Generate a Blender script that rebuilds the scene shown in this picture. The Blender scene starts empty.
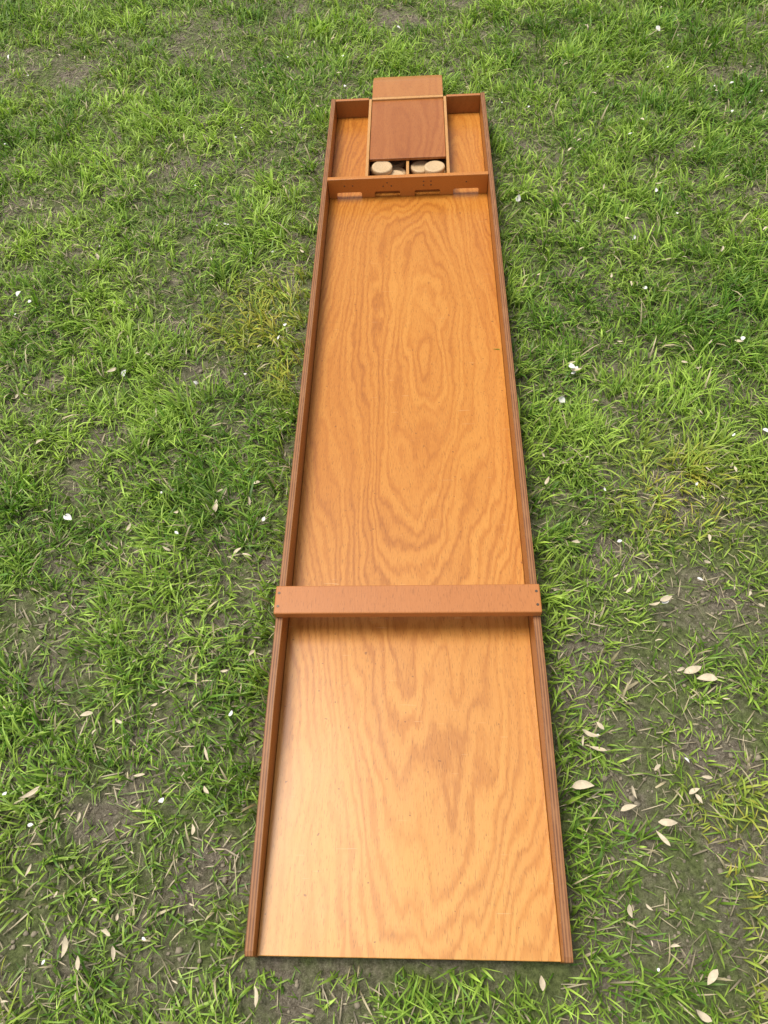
import bpy, bmesh, numpy as np, math, random
from mathutils import Vector, Euler
rng=np.random.default_rng(7); random.seed(5)
S=bpy.context.scene
S.view_settings.view_transform='Standard'; S.view_settings.look='None'; S.view_settings.exposure=0
COL=S.collection

# ---------------- helpers ----------------
def nt(name):
    m=bpy.data.materials.new(name); m.use_nodes=True; t=m.node_tree
    for n in list(t.nodes): t.nodes.remove(n)
    return m,t
class G:
    def __init__(s,t): s.t=t
    def n(s,typ,**k):
        n=s.t.nodes.new(typ)
        for a,b in k.items(): setattr(n,a,b)
        return n
    def l(s,a,b): s.t.links.new(a,b)
    def val(s,inp,v):
        if isinstance(v,bpy.types.NodeSocket): s.l(v,inp)
        else: inp.default_value=v
    def math(s,op,a,b=0.0,c=None):
        n=s.n('ShaderNodeMath',operation=op); s.val(n.inputs[0],a); s.val(n.inputs[1],b)
        if c is not None: s.val(n.inputs[2],c)
        return n.outputs[0]
    def map(s,vec,scale,loc=(0,0,0)):
        n=s.n('ShaderNodeMapping'); s.l(vec,n.inputs[0]); n.inputs['Scale'].default_value=scale; n.inputs['Location'].default_value=loc
        return n.outputs[0]
    def noise(s,vec,scale=1,detail=3,rough=.5,dist=0):
        n=s.n('ShaderNodeTexNoise'); s.l(vec,n.inputs['Vector']); n.inputs['Scale'].default_value=scale
        n.inputs['Detail'].default_value=detail; n.inputs['Roughness'].default_value=rough; n.inputs['Distortion'].default_value=dist
        return n.outputs[0]
    def ramp(s,fac,stops):
        n=s.n('ShaderNodeValToRGB'); s.l(fac,n.inputs[0]); e=n.color_ramp.elements
        while len(e)<len(stops): e.new(.5)
        for i,(p,c) in enumerate(stops):
            e[i].position=p; e[i].color=(c[0],c[1],c[2],1) if isinstance(c,tuple) else (c,c,c,1)
        return n.outputs[0]
    def mix(s,fac,a,b,mode='MIX'):
        n=s.n('ShaderNodeMix',data_type='RGBA',blend_type=mode)
        s.val(n.inputs[0],fac)
        for i,v in ((6,a),(7,b)):
            if isinstance(v,tuple): n.inputs[i].default_value=(v[0],v[1],v[2],1)
            else: s.l(v,n.inputs[i])
        return n.outputs[2]

def wood(name,dark,mid,light,ringc=(0.02,1.12),ring=1.0,yscale=.2,coat=.35,rough=.40,ringfreq=520,amp=1.0,seed=0.0,edge=False,bumpd=.0005,mellow=False):
    m,t=nt(name); g=G(t)
    tc=g.n('ShaderNodeTexCoord').outputs['Object']
    sep=g.n('ShaderNodeSeparateXYZ'); g.l(tc,sep.inputs[0])
    wob=g.noise(g.map(tc,(5.5,1.5,4),(seed,seed*2,0)),1,3,.5)
    wob2=g.noise(g.map(tc,(42,11,10),(seed+3,1,0)),1,4,.6)
    wob3=g.noise(g.map(tc,(160,60,10),(seed+5,1,0)),1,2,.5)
    dx=g.math('SUBTRACT',sep.outputs[0],ringc[0]); dy=g.math('MULTIPLY',g.math('SUBTRACT',sep.outputs[1],ringc[1]),yscale)
    r=g.math('SQRT',g.math('ADD',g.math('MULTIPLY',dx,dx),g.math('MULTIPLY',dy,dy)))
    f=g.math('ADD',r,g.math('MULTIPLY',wob,.20*ring)); f=g.math('ADD',f,g.math('MULTIPLY',wob2,.022)); f=g.math('ADD',f,g.math('MULTIPLY',wob3,.003))
    s1=g.math('SINE',g.math('MULTIPLY',f,ringfreq)); s1=g.math('MULTIPLY_ADD',s1,.5,.5)
    s1=g.math('POWER',s1,2.0)
    s2=g.math('SINE',g.math('MULTIPLY',f,ringfreq*.37)); s2=g.math('MULTIPLY_ADD',s2,.5,.5)
    fade=g.noise(g.map(tc,(9,3,9),(seed+31,0,0)),1,3,.55)
    s1=g.math('MULTIPLY',s1,g.ramp(fade,[(.28,.15),(.60,1.0)]))
    fine=g.noise(g.map(tc,(900,55,300),(seed,0,0)),1,2,.6)
    flecks=g.ramp(g.noise(g.map(tc,(1000,110,500),(seed+9,0,0)),1,1,.5),[(.60,0.0),(.70,1.0)])
    big=g.noise(g.map(tc,(4,1.3,5),(seed+7,0,0)),1,3,.5)
    a=g.math('ADD',g.math('MULTIPLY',s1,.23*amp),g.math('MULTIPLY',s2,.11*amp))
    a=g.math('ADD',a,g.math('MULTIPLY',big,.62)); a=g.math('ADD',a,g.math('MULTIPLY',g.math('SUBTRACT',fine,.5),.6))
    col=g.ramp(a,[(.15,light),(.5,mid),(.92,dark)])
    if mellow:
        k=g.ramp(sep.outputs[1],[(0.0,1.0),(.8,0.0)])
        col=g.mix(g.math('MULTIPLY',k,.45),col,g.mix(s1,(.70,.38,.105),(.56,.25,.05)))
    col=g.mix(g.math('MULTIPLY',flecks,.40),col,tuple(c*.45 for c in dark))
    w=g.ramp(g.noise(g.map(tc,(60,60,60)),1,5,.7),[(.66,0.0),(.75,1.0)])
    col=g.mix(g.math('MULTIPLY',w,.12),col,tuple(c*.5 for c in dark))
    if mellow:
        sp=g.ramp(g.noise(g.map(tc,(130,130,130)),1,1,.4),[(.785,0.0),(.80,1.0)])
        col=g.mix(g.math('MULTIPLY',sp,.6),col,(.12,.04,.012))
        sc=g.ramp(g.noise(g.map(tc,(22,420,90),(4,2,0)),1,1,.4),[(.785,0.0),(.80,1.0)])
        col=g.mix(g.math('MULTIPLY',sc,.3),col,(.75,.5,.25))
    if edge:
        st=g.math('SINE',g.math('MULTIPLY',sep.outputs[0],2*math.pi/.0040)); st=g.math('MULTIPLY_ADD',st,.5,.5)
        col=g.mix(g.ramp(st,[(.35,0.0),(.65,1.0)]),(.31,.13,.045),(.15,.055,.02))
        w2=g.ramp(g.noise(g.map(tc,(80,25,80)),1,4,.7),[(.45,0.0),(.7,1.0)])
        col=g.mix(g.math('MULTIPLY',w2,.45),col,(.38,.18,.07))
    p=g.n('ShaderNodeBsdfPrincipled'); g.l(col,p.inputs['Base Color'])
    rr=g.math('MULTIPLY_ADD',g.noise(g.map(tc,(14,6,14)),1,5,.7),.25,rough-.1)
    g.l(rr,p.inputs['Roughness']); p.inputs['Coat Weight'].default_value=coat; p.inputs['Coat Roughness'].default_value=.2
    p.inputs['Specular IOR Level'].default_value=.35
    b=g.n('ShaderNodeBump'); b.inputs['Strength'].default_value=.3; b.inputs['Distance'].default_value=bumpd
    g.l(g.math('ADD',fine,g.math('MULTIPLY',g.noise(g.map(tc,(22,7,20)),1,2,.5),1.4)),b.inputs['Height']); g.l(b.outputs[0],p.inputs['Normal'])
    o=g.n('ShaderNodeOutputMaterial'); g.l(p.outputs[0],o.inputs[0]); return m

def plain(name,col,rough=.5,metal=0,var=.3,sc=60):
    m,t=nt(name); g=G(t); tc=g.n('ShaderNodeTexCoord').outputs['Object']
    n=g.noise(tc,sc,4,.6)
    c=g.mix(n,tuple(x*(1-var) for x in col),tuple(min(1,x*(1+var)) for x in col))
    p=g.n('ShaderNodeBsdfPrincipled'); g.l(c,p.inputs['Base Color']); p.inputs['Roughness'].default_value=rough; p.inputs['Metallic'].default_value=metal
    o=g.n('ShaderNodeOutputMaterial'); g.l(p.outputs[0],o.inputs[0]); return m

M_floor=wood('varnished_beech_floor',(.33,.10,.011),(.48,.172,.021),(.58,.245,.040),coat=.22,mellow=True,ringc=(.03,1.05),amp=1.35)
M_rail=wood('varnished_rail',(.22,.075,.015),(.31,.112,.023),(.38,.15,.033),ring=.5,seed=3,coat=.1,amp=.5)
M_edge=wood('plywood_edge',(.3,.12,.05),(.4,.17,.08),(.5,.2,.1),edge=True,coat=.05,rough=.55)
M_bar=wood('crossbar_wood',(.36,.12,.028),(.42,.148,.037),(.47,.175,.048),ring=.2,seed=5,coat=.12,amp=.3)
M_gate=wood('gate_wood',(.38,.13,.022),(.47,.165,.027),(.53,.205,.038),ring=.2,seed=8,coat=.2,amp=.2)
M_lid=wood('lid_wood',(.26,.072,.014),(.34,.105,.020),(.41,.145,.033),ringc=(-.02,1.8),seed=11,coat=.2,amp=1.1,ringfreq=300)
M_flap=wood('flap_wood',(.34,.11,.026),(.41,.15,.036),(.47,.19,.048),ringc=(0,2.2),seed=14,coat=.2,amp=.8,ringfreq=300)
M_pale=wood('puck_wood',(.44,.28,.13),(.56,.38,.20),(.64,.47,.28),ring=.3,seed=17,coat=.05,rough=.5,amp=.5)
M_div=wood('divider_wood',(.40,.16,.04),(.50,.23,.06),(.60,.32,.11),ring=.3,seed=21,coat=.2,amp=.3)
M_screw=plain('screw_metal',(.10,.07,.05),.4,.6)
M_pin=plain('pin_dark',(.10,.045,.015),.5,0)

def mesh_obj(name,verts,faces,mats,fm=None,parent=None,bevel=0,smooth=False):
    me=bpy.data.meshes.new(name); me.from_pydata(verts,[],faces)
    for m in mats: me.materials.append(m)
    if fm: me.polygons.foreach_set('material_index',fm)
    bm=bmesh.new(); bm.from_mesh(me); bmesh.ops.recalc_face_normals(bm,faces=bm.faces); bm.to_mesh(me); bm.free()
    if smooth: me.polygons.foreach_set('use_smooth',[True]*len(me.polygons))
    o=bpy.data.objects.new(name,me); COL.objects.link(o)
    if parent: o.parent=parent
    if bevel:
        b=o.modifiers.new('bevel','BEVEL'); b.width=bevel; b.segments=2; b.limit_method='ANGLE'
    return o
def box(name,x0,x1,y0,y1,z0,z1,mat,parent,bevel=.0012,top=None):
    v=[(x0,y0,z0),(x1,y0,z0),(x1,y1,z0),(x0,y1,z0),(x0,y0,z1),(x1,y0,z1),(x1,y1,z1),(x0,y1,z1)]
    f=[(0,3,2,1),(4,5,6,7),(0,1,5,4),(1,2,6,5),(2,3,7,6),(3,0,4,7)]
    mats=[mat]+([top] if top else [])
    return mesh_obj(name,v,f,mats,[0,1 if top else 0,0,0,0,0],parent,bevel)

# ---------------- shuffleboard ----------------
B=bpy.data.objects.new('wooden_shuffleboard',None); COL.objects.link(B)
W=.2065; TW=.0105; ZF=.027; ZT=.075; ZB=.010
box('floor_panel',-W+TW+.0005,W-TW-.0005,0.0035,1.9875,.015,ZF,M_floor,B,.0008)
def rail(name,xa,xb):
    prof=[(.002,ZB),(.002,.047),(.008,.049),(.30,.0725),(.33,.0744),(.36,ZT),(2.0,ZT),(2.0,ZB)]
    n=len(prof); v=[(xa,y,z) for y,z in prof]+[(xb,y,z) for y,z in prof]
    f=[tuple(range(n)),tuple(range(2*n-1,n-1,-1))]; fm=[0,0]
    for i in range(n):
        j=(i+1)%n; f.append((i,j,n+j,n+i)); fm.append(1 if i<=6 else 0)
    return mesh_obj(name,v,f,[M_rail,M_edge],fm,B,.0011)
rail('rail_left',-W-.001,-W+TW); rail('rail_right',W-TW,W+.001)
box('back_wall_left',-W+TW+.0005,-.1045,1.989,1.999,.012,ZT-.001,M_rail,B,.001,top=M_bar)
box('back_wall_right',.1045,W-TW-.0005,1.989,1.999,.012,ZT-.001,M_rail,B,.001,top=M_bar)
box('back_wall_middle',-.104,.104,1.989,1.999,.012,.060,M_rail,B,.001)
def gate():
    y0,y1=1.620,1.632; zt=.079; zo=.043
    ops=[(-.176,-.114),(-.081,-.019),(.017,.079),(.112,.174)]
    xs=[-W+TW+.0005,W-TW-.0005]
    loop=[(xs[0],ZF+.0005)]
    for a,b in ops:
        loop+=[(a,ZF+.0005),(a,zo-.003),(a+.003,zo),(b-.003,zo),(b,zo-.003),(b,ZF+.0005)]
    loop+=[(xs[-1],ZF+.0005),(xs[-1],zt),(xs[0],zt)]
    bm=bmesh.new(); vs=[bm.verts.new((x,y0,z)) for x,z in loop]
    face=bm.faces.new(vs); r=bmesh.ops.extrude_face_region(bm,geom=[face])
    for e in r['geom']:
        if isinstance(e,bmesh.types.BMVert): e.co.y=y1
    bmesh.ops.triangulate(bm,faces=[f for f in bm.faces if len(f.verts)>4]); bmesh.ops.recalc_face_normals(bm,faces=bm.faces)
    me=bpy.data.meshes.new('gate'); bm.to_mesh(me); bm.free(); me.materials.append(M_gate)
    o=bpy.data.objects.new('gate',me); COL.objects.link(o); o.parent=B
    b=o.modifiers.new('b','BEVEL'); b.width=.0012; b.segments=2; b.limit_method='ANGLE'
    bm=bmesh.new()
    for (a,b_),n in zip(ops,(2,3,4,1)):
        c=(a+b_)/2
        pts={1:[(0,0)],2:[(-.010,0),(.010,0)],3:[(-.010,-.004),(0,.005),(.010,-.004)],4:[(-.009,-.005),(.009,-.005),(-.009,.005),(.009,.005)]}[n]
        for dx,dz in pts:
            s=bmesh.ops.create_uvsphere(bm,u_segments=10,v_segments=6,radius=.0019)
            for v in s['verts']: v.co=Vector((v.co.x+c+dx,v.co.y*.6+y0,v.co.z+.061+dz))
    me=bpy.data.meshes.new('score_pins'); bm.to_mesh(me); bm.free(); me.materials.append(M_pin)
    o=bpy.data.objects.new('score_pins',me); COL.objects.link(o); o.parent=B
gate()
box('port_stop_left',-.0962,-.0038,1.6370,1.6400,ZF+.0003,.050,M_rail,B,.0005)
box('port_stop_right',.0038,.0962,1.6370,1.6400,ZF+.0003,.050,M_rail,B,.0005)
box('divider_left',-.1035,-.0965,1.6325,1.9885,ZF+.0003,.076,M_div,B,.0008)
box('divider_right',.0965,.1035,1.6325,1.9885,ZF+.0003,.076,M_div,B,.0008)
box('divider_middle',-.0035,.0035,1.6325,1.9885,ZF+.0003,.064,M_div,B,.0008)
box('lid',-.0958,.0958,1.712,1.984,.0655,.0725,M_lid,B,.0012)
box('lid_batten',-.0958,.0958,1.9845,1.9955,.0655,.0765,M_div,B,.0012)
def flap():
    ny=10; nx=13; verts=[];faces=[]
    th=.008
    def top(y):
        u=(y-1.996)/.124; return .0765-.012*max(0,u-.6)**1.5*4
    for s in (0,1):
        for j in range(ny):
            for i in range(nx):
                u=-1+2*i/(nx-1); rr=.142-.012*max(0,abs(u)-.86)/.14
                y=1.996+rr*j/(ny-1); verts.append((u*.0955,y,top(y)-s*th))
    N=nx*ny
    for j in range(ny-1):
        for i in range(nx-1):
            a=j*nx+i; faces.append((a,a+1,a+nx+1,a+nx)); faces.append((N+a,N+a+nx,N+a+nx+1,N+a+1))
    for i in range(nx-1):
        faces.append((i,N+i,N+i+1,i+1)); a=(ny-1)*nx+i; faces.append((a,a+1,N+a+1,N+a))
    for j in range(ny-1):
        a=j*nx; faces.append((a,a+nx,N+a+nx,N+a)); a=j*nx+nx-1; faces.append((a,N+a,N+a+nx,a+nx))
    mesh_obj('lid_flap',verts,faces,[M_flap],None,B,.001)
    box('flap_foot',-.094,.094,2.095,2.103,.012,.064,M_rail,B,.001)
flap()
box('crossbar',-W-.002,W+.002,.459,.508,ZT+.0003,.0910,M_bar,B,.0020)
bm=bmesh.new()
for x in (-W+.004,W-.004):
    for y in (.472,.495):
        c=bmesh.ops.create_cone(bm,cap_ends=True,segments=14,radius1=.0024,radius2=.0021,depth=.0010)
        for v in c['verts']: v.co+=Vector((x,y,.0911))
me=bpy.data.meshes.new('crossbar_screws'); bm.to_mesh(me); bm.free(); me.materials.append(M_screw)
o=bpy.data.objects.new('crossbar_screws',me); COL.objects.link(o); o.parent=B

# ---------------- pucks ----------------
def puck_mesh():
    prof=[(0,.0055),(.018,.0055),(.0195,.0062),(.0235,.0062),(.0255,.0048),(.026,.0025)]
    prof=prof+[(r,-z) for r,z in reversed(prof)]
    n=40; v=[];f=[]
    for k,(r,z) in enumerate(prof):
        for i in range(n): v.append((max(r,1e-5)*math.cos(2*math.pi*i/n),max(r,1e-5)*math.sin(2*math.pi*i/n),z))
    for k in range(len(prof)-1):
        for i in range(n):
            j=(i+1)%n; f.append((k*n+i,k*n+j,(k+1)*n+j,(k+1)*n+i))
    me=bpy.data.meshes.new('wooden_puck'); me.from_pydata(v,[],f); me.materials.append(M_pale)
    bm=bmesh.new(); bm.from_mesh(me); bmesh.ops.recalc_face_normals(bm,faces=bm.faces); bm.to_mesh(me); bm.free()
    me.polygons.foreach_set('use_smooth',[True]*len(me.polygons)); return me
PM=puck_mesh()
def puck(x,y,z,rx=0,ry=0,rz=0):
    o=bpy.data.objects.new('wooden_puck',PM); COL.objects.link(o); o.location=(x,y,z); o.rotation_euler=(rx,ry,rz)
h=.0124; z0=ZF+.0066
for (x,y) in [(-.069,1.667),(-.0305,1.704),(.031,1.667),(.069,1.704)]: puck(x,y,z0,0,0,x*40)
puck(-.069,1.710,z0+h,.0,.0,1); puck(-.0325,1.670,z0+h,0,0,2)
puck(.033,1.708,z0+h,0,0,1.4); puck(.067,1.668,z0+h,0,0,2.7)
puck(-.064,1.692,z0+2*h+.0005,.02,.02,.3); puck(.067,1.684,z0+2*h+.0008,-.04,.03,1.1)
puck(-.0315,1.757,z0,0,0,1.8); puck(.034,1.760,z0,0,0,.4)

# ---------------- noise for terrain ----------------
def vnoise(x,y,sc,seed):
    r=np.random.default_rng(seed); T=r.random((256,256))
    X=x*sc+1000; Y=y*sc+1000; xi=np.floor(X).astype(int); yi=np.floor(Y).astype(int); fx=X-xi; fy=Y-yi
    fx=fx*fx*(3-2*fx); fy=fy*fy*(3-2*fy)
    g=lambda a,b:T[a%256,b%256]
    return (g(xi,yi)*(1-fx)+g(xi+1,yi)*fx)*(1-fy)+(g(xi,yi+1)*(1-fx)+g(xi+1,yi+1)*fx)*fy
def fbm(x,y,sc,seed,o=3):
    s=0;a=1;t=0
    for k in range(o): s=s+a*vnoise(x,y,sc*2**k,seed+k); t+=a; a*=.55
    return s/t
def gz(x,y):
    z=(fbm(x,y,3,11)-.5)*.016+(fbm(x,y,25,15,2)-.5)*.009
    d=np.hypot(np.maximum(np.abs(x)-W,0),np.maximum(np.abs(y-1.05)-1.08,0))
    k=np.clip(d/.08,0,1); z=z*(.25+.75*k)
    return z
bare=[(-.45,.18,.08),(-.10,-.06,.08),(.40,.08,.12),(.33,.22,.08),(.48,.29,.08),(-1.10,2.39,.18),(-.03,2.63,.10),(-.96,1.64,.10),(-.65,.79,.06),(-.44,1.06,.06),(-.67,.49,.07),(-.53,.03,.09),(.50,.52,.08),(-1.3,2.0,.1),(.60,.10,.12),(-.7,2.5,.12),(.42,-.12,.12),(-.3,.02,.05),(.9,2.2,.08),(.36,.62,.05),(.40,.40,.05),(-.29,.58,.04),(-.27,.1,.04)]
lushs=[(-.42,.75,.16),(-.55,.95,.2),(-.36,.52,.1),(.29,1.3,.1),(.30,.85,.10),(-.34,1.45,.16),(.95,2.0,.35),(.7,1.2,.25),(-.3,.25,.08),(-.62,.25,.12),(.7,2.7,.4),(-1.2,2.85,.2),(.28,.55,.06),(.27,1.05,.06)]
yel=[(-.33,1.22,.13),(.47,.13,.1),(.5,.72,.12),(-.25,1.05,.07),(.5,-.02,.08),(-.60,-.02,.08),(-.28,1.32,.06)]
def blob(x,y,L):
    s=np.zeros_like(x)
    for a,b,r in L: s=np.maximum(s,np.exp(-((x-a)**2+(y-b)**2)/(r*r)*1.2))
    return s
def barem(x,y): return np.clip(blob(x,y,bare)*1.6*(.2+fbm(x,y,20,71,3)),0,1)
def lushmap(x,y):
    n=fbm(x,y,5.5,31,4)
    v=np.clip((n-.30)/.28,0,1)*.55+.38
    v=v*(1-.92*barem(x,y))+.28*blob(x,y,lushs)
    return np.clip(v,.02,1.15)

# ground sheet
c=np.concatenate([-np.geomspace(60,2.2,14),np.linspace(-2.1,2.1,260),np.geomspace(2.2,60,14)])
cy=np.concatenate([-np.geomspace(60,.9,14),np.linspace(-.8,4.2,300),np.geomspace(4.4,60,14)])
X,Y=np.meshgrid(c,cy); Z=gz(X,Y)
nx,ny=len(c),len(cy)
co=np.stack([X,Y,Z],-1).reshape(-1,3)
idx=np.arange(nx*ny).reshape(ny,nx)
fa=np.stack([idx[:-1,:-1],idx[:-1,1:],idx[1:,1:],idx[1:,:-1]],-1).reshape(-1,4)
me=bpy.data.meshes.new('lawn_ground'); me.vertices.add(len(co)); me.vertices.foreach_set('co',co.ravel())
me.loops.add(fa.size); me.loops.foreach_set('vertex_index',fa.ravel().astype(np.int32))
me.polygons.add(len(fa)); me.polygons.foreach_set('loop_start',(np.arange(len(fa))*4).astype(np.int32))
me.update(calc_edges=True); me.polygons.foreach_set('use_smooth',[True]*len(fa))
m,t=nt('soil'); g=G(t); tc=g.n('ShaderNodeTexCoord').outputs['Object']
n1=g.noise(tc,9,5,.6); n2=g.noise(tc,110,6,.75); n3=g.noise(tc,420,4,.75)
base=g.ramp(n2,[(.33,(.10,.08,.052)),(.5,(.21,.178,.128)),(.68,(.37,.32,.24))])
base=g.mix(g.ramp(n3,[(.52,0.0),(.68,1.0)]),base,(.42,.36,.27))
moss=g.ramp(n1,[(.40,0.0),(.58,1.0)])
base=g.mix(g.math('MULTIPLY',moss,.7),base,g.ramp(n2,[(.35,(.05,.085,.014)),(.65,(.19,.27,.05))]))
p=g.n('ShaderNodeBsdfPrincipled'); g.l(base,p.inputs['Base Color']); p.inputs['Roughness'].default_value=.95; p.inputs['Specular IOR Level'].default_value=.2
b=g.n('ShaderNodeBump'); b.inputs['Strength'].default_value=1.0; b.inputs['Distance'].default_value=.010; g.l(g.math('ADD',n2,g.math('MULTIPLY',n3,.4)),b.inputs['Height']); g.l(b.outputs[0],p.inputs['Normal'])
o=g.n('ShaderNodeOutputMaterial'); g.l(p.outputs[0],o.inputs[0]); me.materials.append(m); M_soil=m
gr=bpy.data.objects.new('lawn_ground',me); COL.objects.link(gr)

# ---------------- grass ----------------
def blades(name,bx,by,L,wd,az,th0,kap,col,twist,mat,zoff=0.0):
    n=len(bx); P=np.zeros((n,7,3)); wv=[.75,1.0,.72]
    ux,uy=np.cos(az),np.sin(az)
    seg=24; h=np.zeros(n); z=np.zeros(n); pts={0:(h.copy(),z.copy())}
    for k in range(1,seg+1):
        s=(k-.5)/seg; th=th0+kap*s; h=h+L/seg*np.sin(th); z=z+L/seg*np.cos(th); pts[k]=(h.copy(),z.copy())
    g0=gz(bx,by)+zoff
    sx,sy=-np.sin(az+twist),np.cos(az+twist)
    def cen(k): a,b_=pts[k]; return bx+ux*a,by+uy*a,np.maximum(g0+b_,g0-.002)
    for li,k in enumerate((0,9,17)):
        cx,cy_,cz=cen(k); w=wd*wv[li]*.5
        P[:,2*li]=np.stack([cx-sx*w,cy_-sy*w,cz],-1); P[:,2*li+1]=np.stack([cx+sx*w,cy_+sy*w,cz],-1)
    P[:,6]=np.stack(cen(24),-1)
    vi=np.arange(n)[:,None]*7+np.array([0,1,3,2, 2,3,5,4, 4,5,6])[None]
    me=bpy.data.meshes.new(name); me.vertices.add(n*7); me.vertices.foreach_set('co',P.astype(np.float32).ravel())
    me.loops.add(n*11); me.loops.foreach_set('vertex_index',vi.ravel().astype(np.int32))
    ls=(np.arange(n)[:,None]*11+np.array([0,4,8])[None]).ravel().astype(np.int32)
    me.polygons.add(n*3); me.polygons.foreach_set('loop_start',ls)
    me.update(calc_edges=True); me.polygons.foreach_set('use_smooth',np.ones(n*3,bool))
    shade=np.array([.6,.6,.95,.95,1.1,1.1,1.2]); C=np.ones((n,7,4),np.float32); C[:,:,:3]=col[:,None,:]*shade[None,:,None]  # occlusion shading baked into the blade colour, darker at the base
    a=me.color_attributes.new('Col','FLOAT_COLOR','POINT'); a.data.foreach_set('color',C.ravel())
    me.materials.append(mat); ob=bpy.data.objects.new(name,me); COL.objects.link(ob); return ob

m,t=nt('grass_blade'); g=G(t)
at=g.n('ShaderNodeVertexColor',layer_name='Col').outputs[0]
p=g.n('ShaderNodeBsdfPrincipled'); g.l(at,p.inputs['Base Color']); p.inputs['Roughness'].default_value=.45; p.inputs['Specular IOR Level'].default_value=.3
tr=g.n('ShaderNodeBsdfTranslucent'); g.l(g.mix(1.0,at,(1.15,1.25,.6),'MULTIPLY'),tr.inputs[0])
mx=g.n('ShaderNodeMixShader'); mx.inputs[0].default_value=.25; g.l(p.outputs[0],mx.inputs[1]); g.l(tr.outputs[0],mx.inputs[2])
o=g.n('ShaderNodeOutputMaterial'); g.l(mx.outputs[0],o.inputs[0]); M_grass=m

def halfw(y): return .70+.46*np.clip(y,-.3,3.2)
def outd(x,y,rad=0):
    ix=np.abs(x)-W; iy=np.maximum(-y,y-2.0); return np.maximum(ix,iy)
dark=np.array([.090,.205,.018]); lite=np.array([.40,.56,.090])
A=(-2.3,2.3,-.6,3.9); area=(A[1]-A[0])*(A[3]-A[2])
nt_=int(area*1650); tx=rng.uniform(A[0],A[1],nt_); ty=rng.uniform(A[2],A[3],nt_)
inside=(np.abs(tx)<halfw(ty))&(ty>-.25)&(ty<3.1)
lm=lushmap(tx,ty)
keep=rng.random(nt_)<np.where(inside,1-.12*np.clip(ty,0,3),.28)*np.clip(lm*1.25,0,1)
d=(np.abs(tx)<W+.004)&(ty>-.004)&(ty<2.004); d2=(np.abs(tx)<.1)&(ty>1.9)&(ty<2.11)
keep&=~(d|d2)
tx,ty,lm,ins=tx[keep],ty[keep],lm[keep],inside[keep]
nb=rng.integers(7,14,len(tx)); nb=(nb*(.55+.6*lm)).astype(int)+2
T=np.repeat(np.arange(len(tx)),nb); n=len(T)
r=.021*np.sqrt(rng.random(n)); a=rng.uniform(0,2*np.pi,n)
bx=tx[T]+r*np.cos(a); by=ty[T]+r*np.sin(a)
taz=fbm(tx,ty,4,51,2)*5*np.pi
az=np.arctan2(np.sin(a)*.9+.6*np.sin(taz[T])+rng.normal(0,.7,n),np.cos(a)*.9+.6*np.cos(taz[T])+rng.normal(0,.7,n))
L=(.020+.023*lm[T])*np.clip(rng.normal(1,.32,n),.4,2.0)
wd=np.clip(rng.normal(.0025,.0008,n),.0010,.0052)*np.where(ins[T],1+.12*np.clip(by,0,3),1.4)
th0=np.abs(rng.normal(.3,.35,n))+.05; kap=np.clip(rng.normal(1.15,.5,n),.1,2.3)
od=outd(bx,by); near=od<.045
outaz=np.where((by>-.0)&(by<2.0),np.where(bx>0,0,np.pi),np.where(by<0,-np.pi/2,np.pi/2))
az=np.where(near,outaz+rng.normal(0,.9,n),az); th0=np.where(near,th0*.6,th0)
ok=(od>.002)&~((np.abs(bx)<.098)&(by>1.9)&(by<2.135))
tf=((np.abs(bx)<.12)&(by>1.99)&(by<2.15)); L=np.where(tf,np.minimum(L,.05),L)
hue=fbm(bx,by,6,91,3); yl=blob(bx,by,yel)
k=np.clip(rng.normal(.5,.30,n)+(hue-.5)*1.5,0,1)[:,None]
colr=dark*(1-k)+lite*k
tn=np.clip(rng.random(len(tx))*.6+.70,0,2)[T][:,None]; colr=colr*tn
yk=np.clip(yl*.8*rng.random(n)*1.5,0,.95)[:,None]; colr=colr*(1-yk)+np.array([.52,.45,.07])*yk
dry=(rng.random(n)<(.035+.12*(1-np.clip(lm[T],0,1))))[:,None]; colr=np.where(dry,np.array([.54,.46,.28])*rng.uniform(.5,1.2,(n,1)),colr)
s=ok
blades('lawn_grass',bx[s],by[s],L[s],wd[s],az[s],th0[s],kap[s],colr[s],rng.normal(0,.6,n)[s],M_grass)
# short understorey
n=150000; bx=rng.uniform(-2,2,n); by=rng.uniform(-.4,3.6,n)
kp=(np.abs(bx)<halfw(by)+.1)&(outd(bx,by)>.004)&(rng.random(n)<1-.85*barem(bx,by)); bx,by=bx[kp],by[kp]; n=len(bx)
az=rng.uniform(0,2*np.pi,n); nr=outd(bx,by)<.02; oa=np.where((by>0)&(by<2),np.where(bx>0,0,np.pi),np.where(by<0,-np.pi/2,np.pi/2)); az=np.where(nr,oa+rng.normal(0,.6,n),az)
k=np.clip(rng.normal(.45,.25,n),0,1)[:,None]; cc=(dark*(1-k)+lite*k)*rng.uniform(.7,1.1,(n,1))
s=~((np.abs(bx)<.098)&(by>1.9)&(by<2.135))
L=rng.uniform(.008,.022,n)
blades('short_grass',bx[s],by[s],L[s],rng.uniform(.0014,.0030,n)[s],az[s],rng.uniform(.3,1.2,n)[s],rng.uniform(.1,.9,n)[s],cc[s],rng.normal(0,.4,n)[s],M_grass)
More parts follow.
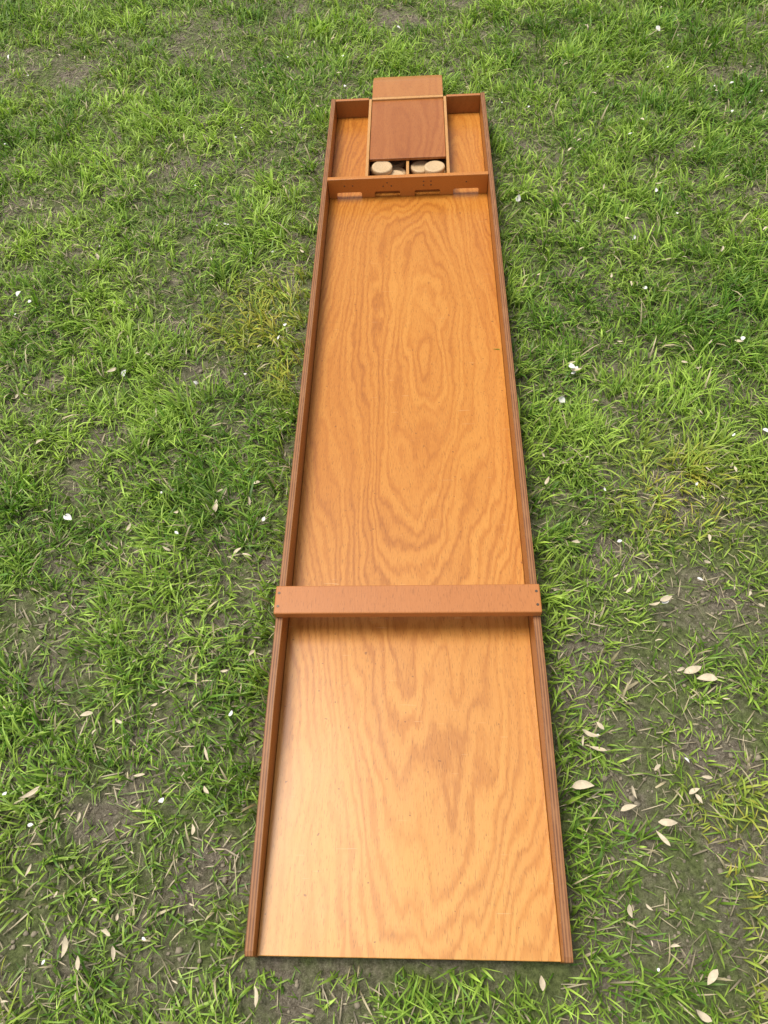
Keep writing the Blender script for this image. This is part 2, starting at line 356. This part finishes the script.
# dead thatch
n=62000; bx=rng.uniform(-1.8,1.8,n); by=rng.uniform(-.4,3.6,n); keep=(np.abs(bx)<halfw(by)+.1)&(outd(bx,by)>.02)
bx,by=bx[keep],by[keep]; n=len(bx)
az=rng.uniform(0,2*np.pi,n); hit=outd(bx+.035*np.cos(az),by+.035*np.sin(az))<.004; az=np.where(hit,az+np.pi,az)
cc=np.array([.56,.47,.31])*rng.uniform(.3,1.15,(n,1)); gg=(rng.random(n)<.5)[:,None]; cc=np.where(gg,np.array([.24,.36,.06])*rng.uniform(.5,1.4,(n,1)),cc)
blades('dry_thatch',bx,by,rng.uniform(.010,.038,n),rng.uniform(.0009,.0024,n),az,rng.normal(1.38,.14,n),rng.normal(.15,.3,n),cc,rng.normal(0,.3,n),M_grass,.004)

# soil crumbs in the bare patches
n=60000; x=rng.uniform(-1.4,1.4,n); y=rng.uniform(-.3,3.0,n)
kp=(rng.random(n)<barem(x,y)**1.5*.8+.03)&(outd(x,y)>.01)&(np.abs(x)<halfw(y)); x,y=x[kp],y[kp]; n=len(x)
bm=bmesh.new(); bmesh.ops.create_icosphere(bm,subdivisions=1,radius=1)
bv=np.array([v.co[:] for v in bm.verts]); bf=np.array([[v.index for v in f.verts] for f in bm.faces]); bm.free()
rad=np.clip(rng.lognormal(np.log(.0020),.5,n),.0008,.006)
V=bv[None]*rad[:,None,None]*rng.uniform(.6,1.3,(n,len(bv),1))*np.array([1,1,.65]); V+=np.stack([x,y,gz(x,y)+rad*.25],-1)[:,None]
F=(bf[None]+np.arange(n)[:,None,None]*len(bv)).reshape(-1,3)
me=bpy.data.meshes.new('soil_crumbs'); me.vertices.add(n*len(bv)); me.vertices.foreach_set('co',V.astype(np.float32).ravel())
me.loops.add(F.size); me.loops.foreach_set('vertex_index',F.ravel().astype(np.int32)); me.polygons.add(len(F)); me.polygons.foreach_set('loop_start',(np.arange(len(F))*3).astype(np.int32)); me.update(calc_edges=True)
me.materials.append(plain('crumb_soil',(.26,.22,.155),.95,0,.5,90)); ob=bpy.data.objects.new('soil_crumbs',me); COL.objects.link(ob)

# ---------------- litter ----------------
M_pet=plain('petal_white',(.80,.78,.74),.6,0,.1); M_leaf=plain('dry_leaf',(.58,.49,.34),.7,0,.45,120)
def litter(name,items,mat,asp,cup):
    V=[];F=[]
    for (x,y,L,az) in items:
        z=float(gz(np.array([x]),np.array([y]))[0])+random.uniform(.018,.034)
        tilt=Euler((random.gauss(0,.3),random.gauss(0,.35),az)).to_matrix(); b0=len(V); N=7
        w=L*asp*random.uniform(.55,1.25); bend=random.uniform(-.5,.9); skew=random.uniform(-.35,.35)
        for i in range(N):
            u=i/(N-1); hw=w*.5*(math.sin(math.pi*u**.8)**.8 if 0<u<1 else .06)
            for s in (-1,0,1):
                q=Vector(((u-.5)*L,s*hw+skew*L*(u-.5)**2,abs(s)*hw*cup+bend*L*(u-.5)**2)); q=tilt@q
                V.append((q.x+x,q.y+y,q.z+z))
        for i in range(N-1):
            for s in range(2):
                k=b0+i*3+s; F.append((k,k+1,k+4,k+3))
    return mesh_obj(name,V,F,[mat],None,None,0,True)
def cm(s): return [tuple(float(q)/100 for q in p.split(',')) for p in s.split()]
pet=cm("-127,243 -62,68 30,94 52,127 52,143 27,159 67,86 58,185 -27,32 -3,250 -60,105 42,51 -90,130 -20,235 60,160 75,240 90,210 -18,215 40,150 -45,155 33,103 34,103 33.5,102")
leaves=cm("33,104 34,102 -30,26 -19,-4 -45,1 17,-2 27,29 28,27 25,22 32,21 31,19 36,17 35,15 42,39 46,38 44,39 42,51 40,50 36,-5 -30,61 -28,60 -40,23 -62,105 -74,142 -50,32 -55,20 -35,70 29,62 50,58 38,-1")
P=[(x,y,random.uniform(.010,.018),random.uniform(0,6.3)) for x,y in pet]
for _ in range(120):
    y=random.uniform(-.1,3.2); x=random.uniform(-1,1)*(.7+.45*y)
    if abs(x)>.24 or y>2.2: P.append((x,y,random.uniform(.004,.011),random.uniform(0,6.3)))
LV=[(x,y,random.uniform(.018,.032),random.uniform(0,6.3)) for x,y in leaves]
for _ in range(480):
    y=random.uniform(-.15,3.2); x=random.uniform(-1,1)*(.7+.45*y)
    if y>1.2 and random.random()<.4: continue
    if abs(x)>.24 or y>2.2: LV.append((x,y,random.uniform(.006,.018),random.uniform(0,6.3)))
litter('fallen_petals',P,M_pet,.75,.35); litter('dry_leaf_litter',LV,M_leaf,.34,.5)

# ---------------- light ----------------
sd=Vector((-.42,.20,1.2)).normalized(); el=math.asin(sd.z); azm=math.atan2(sd.x,sd.y)
w=bpy.data.worlds.new('World'); S.world=w; w.use_nodes=True; t=w.node_tree; bg=t.nodes['Background']
sk=t.nodes.new('ShaderNodeTexSky'); sk.sky_type='NISHITA'; sk.sun_disc=False; sk.sun_elevation=el; sk.sun_rotation=azm; sk.dust_density=3; sk.air_density=1.0
hs=t.nodes.new('ShaderNodeHueSaturation'); hs.inputs['Saturation'].default_value=.30
t.links.new(sk.outputs[0],hs.inputs['Color']); t.links.new(hs.outputs[0],bg.inputs[0]); bg.inputs[1].default_value=.15
sl=bpy.data.lights.new('sun','SUN'); sl.energy=3.1; sl.angle=math.radians(28); sl.color=(1,.95,.86)
so=bpy.data.objects.new('sun',sl); COL.objects.link(so); so.rotation_euler=sd.to_track_quat('Z','Y').to_euler()

cam=bpy.data.cameras.new('camera'); co_=bpy.data.objects.new('camera',cam); COL.objects.link(co_); S.camera=co_
co_.location=(0.02922,-0.02521,1.12678); co_.rotation_euler=(0.57495,0.05325,0.01836)
cam.sensor_fit='VERTICAL'; cam.sensor_height=24; cam.lens=731.35*24/1024; cam.clip_start=.01; cam.clip_end=500
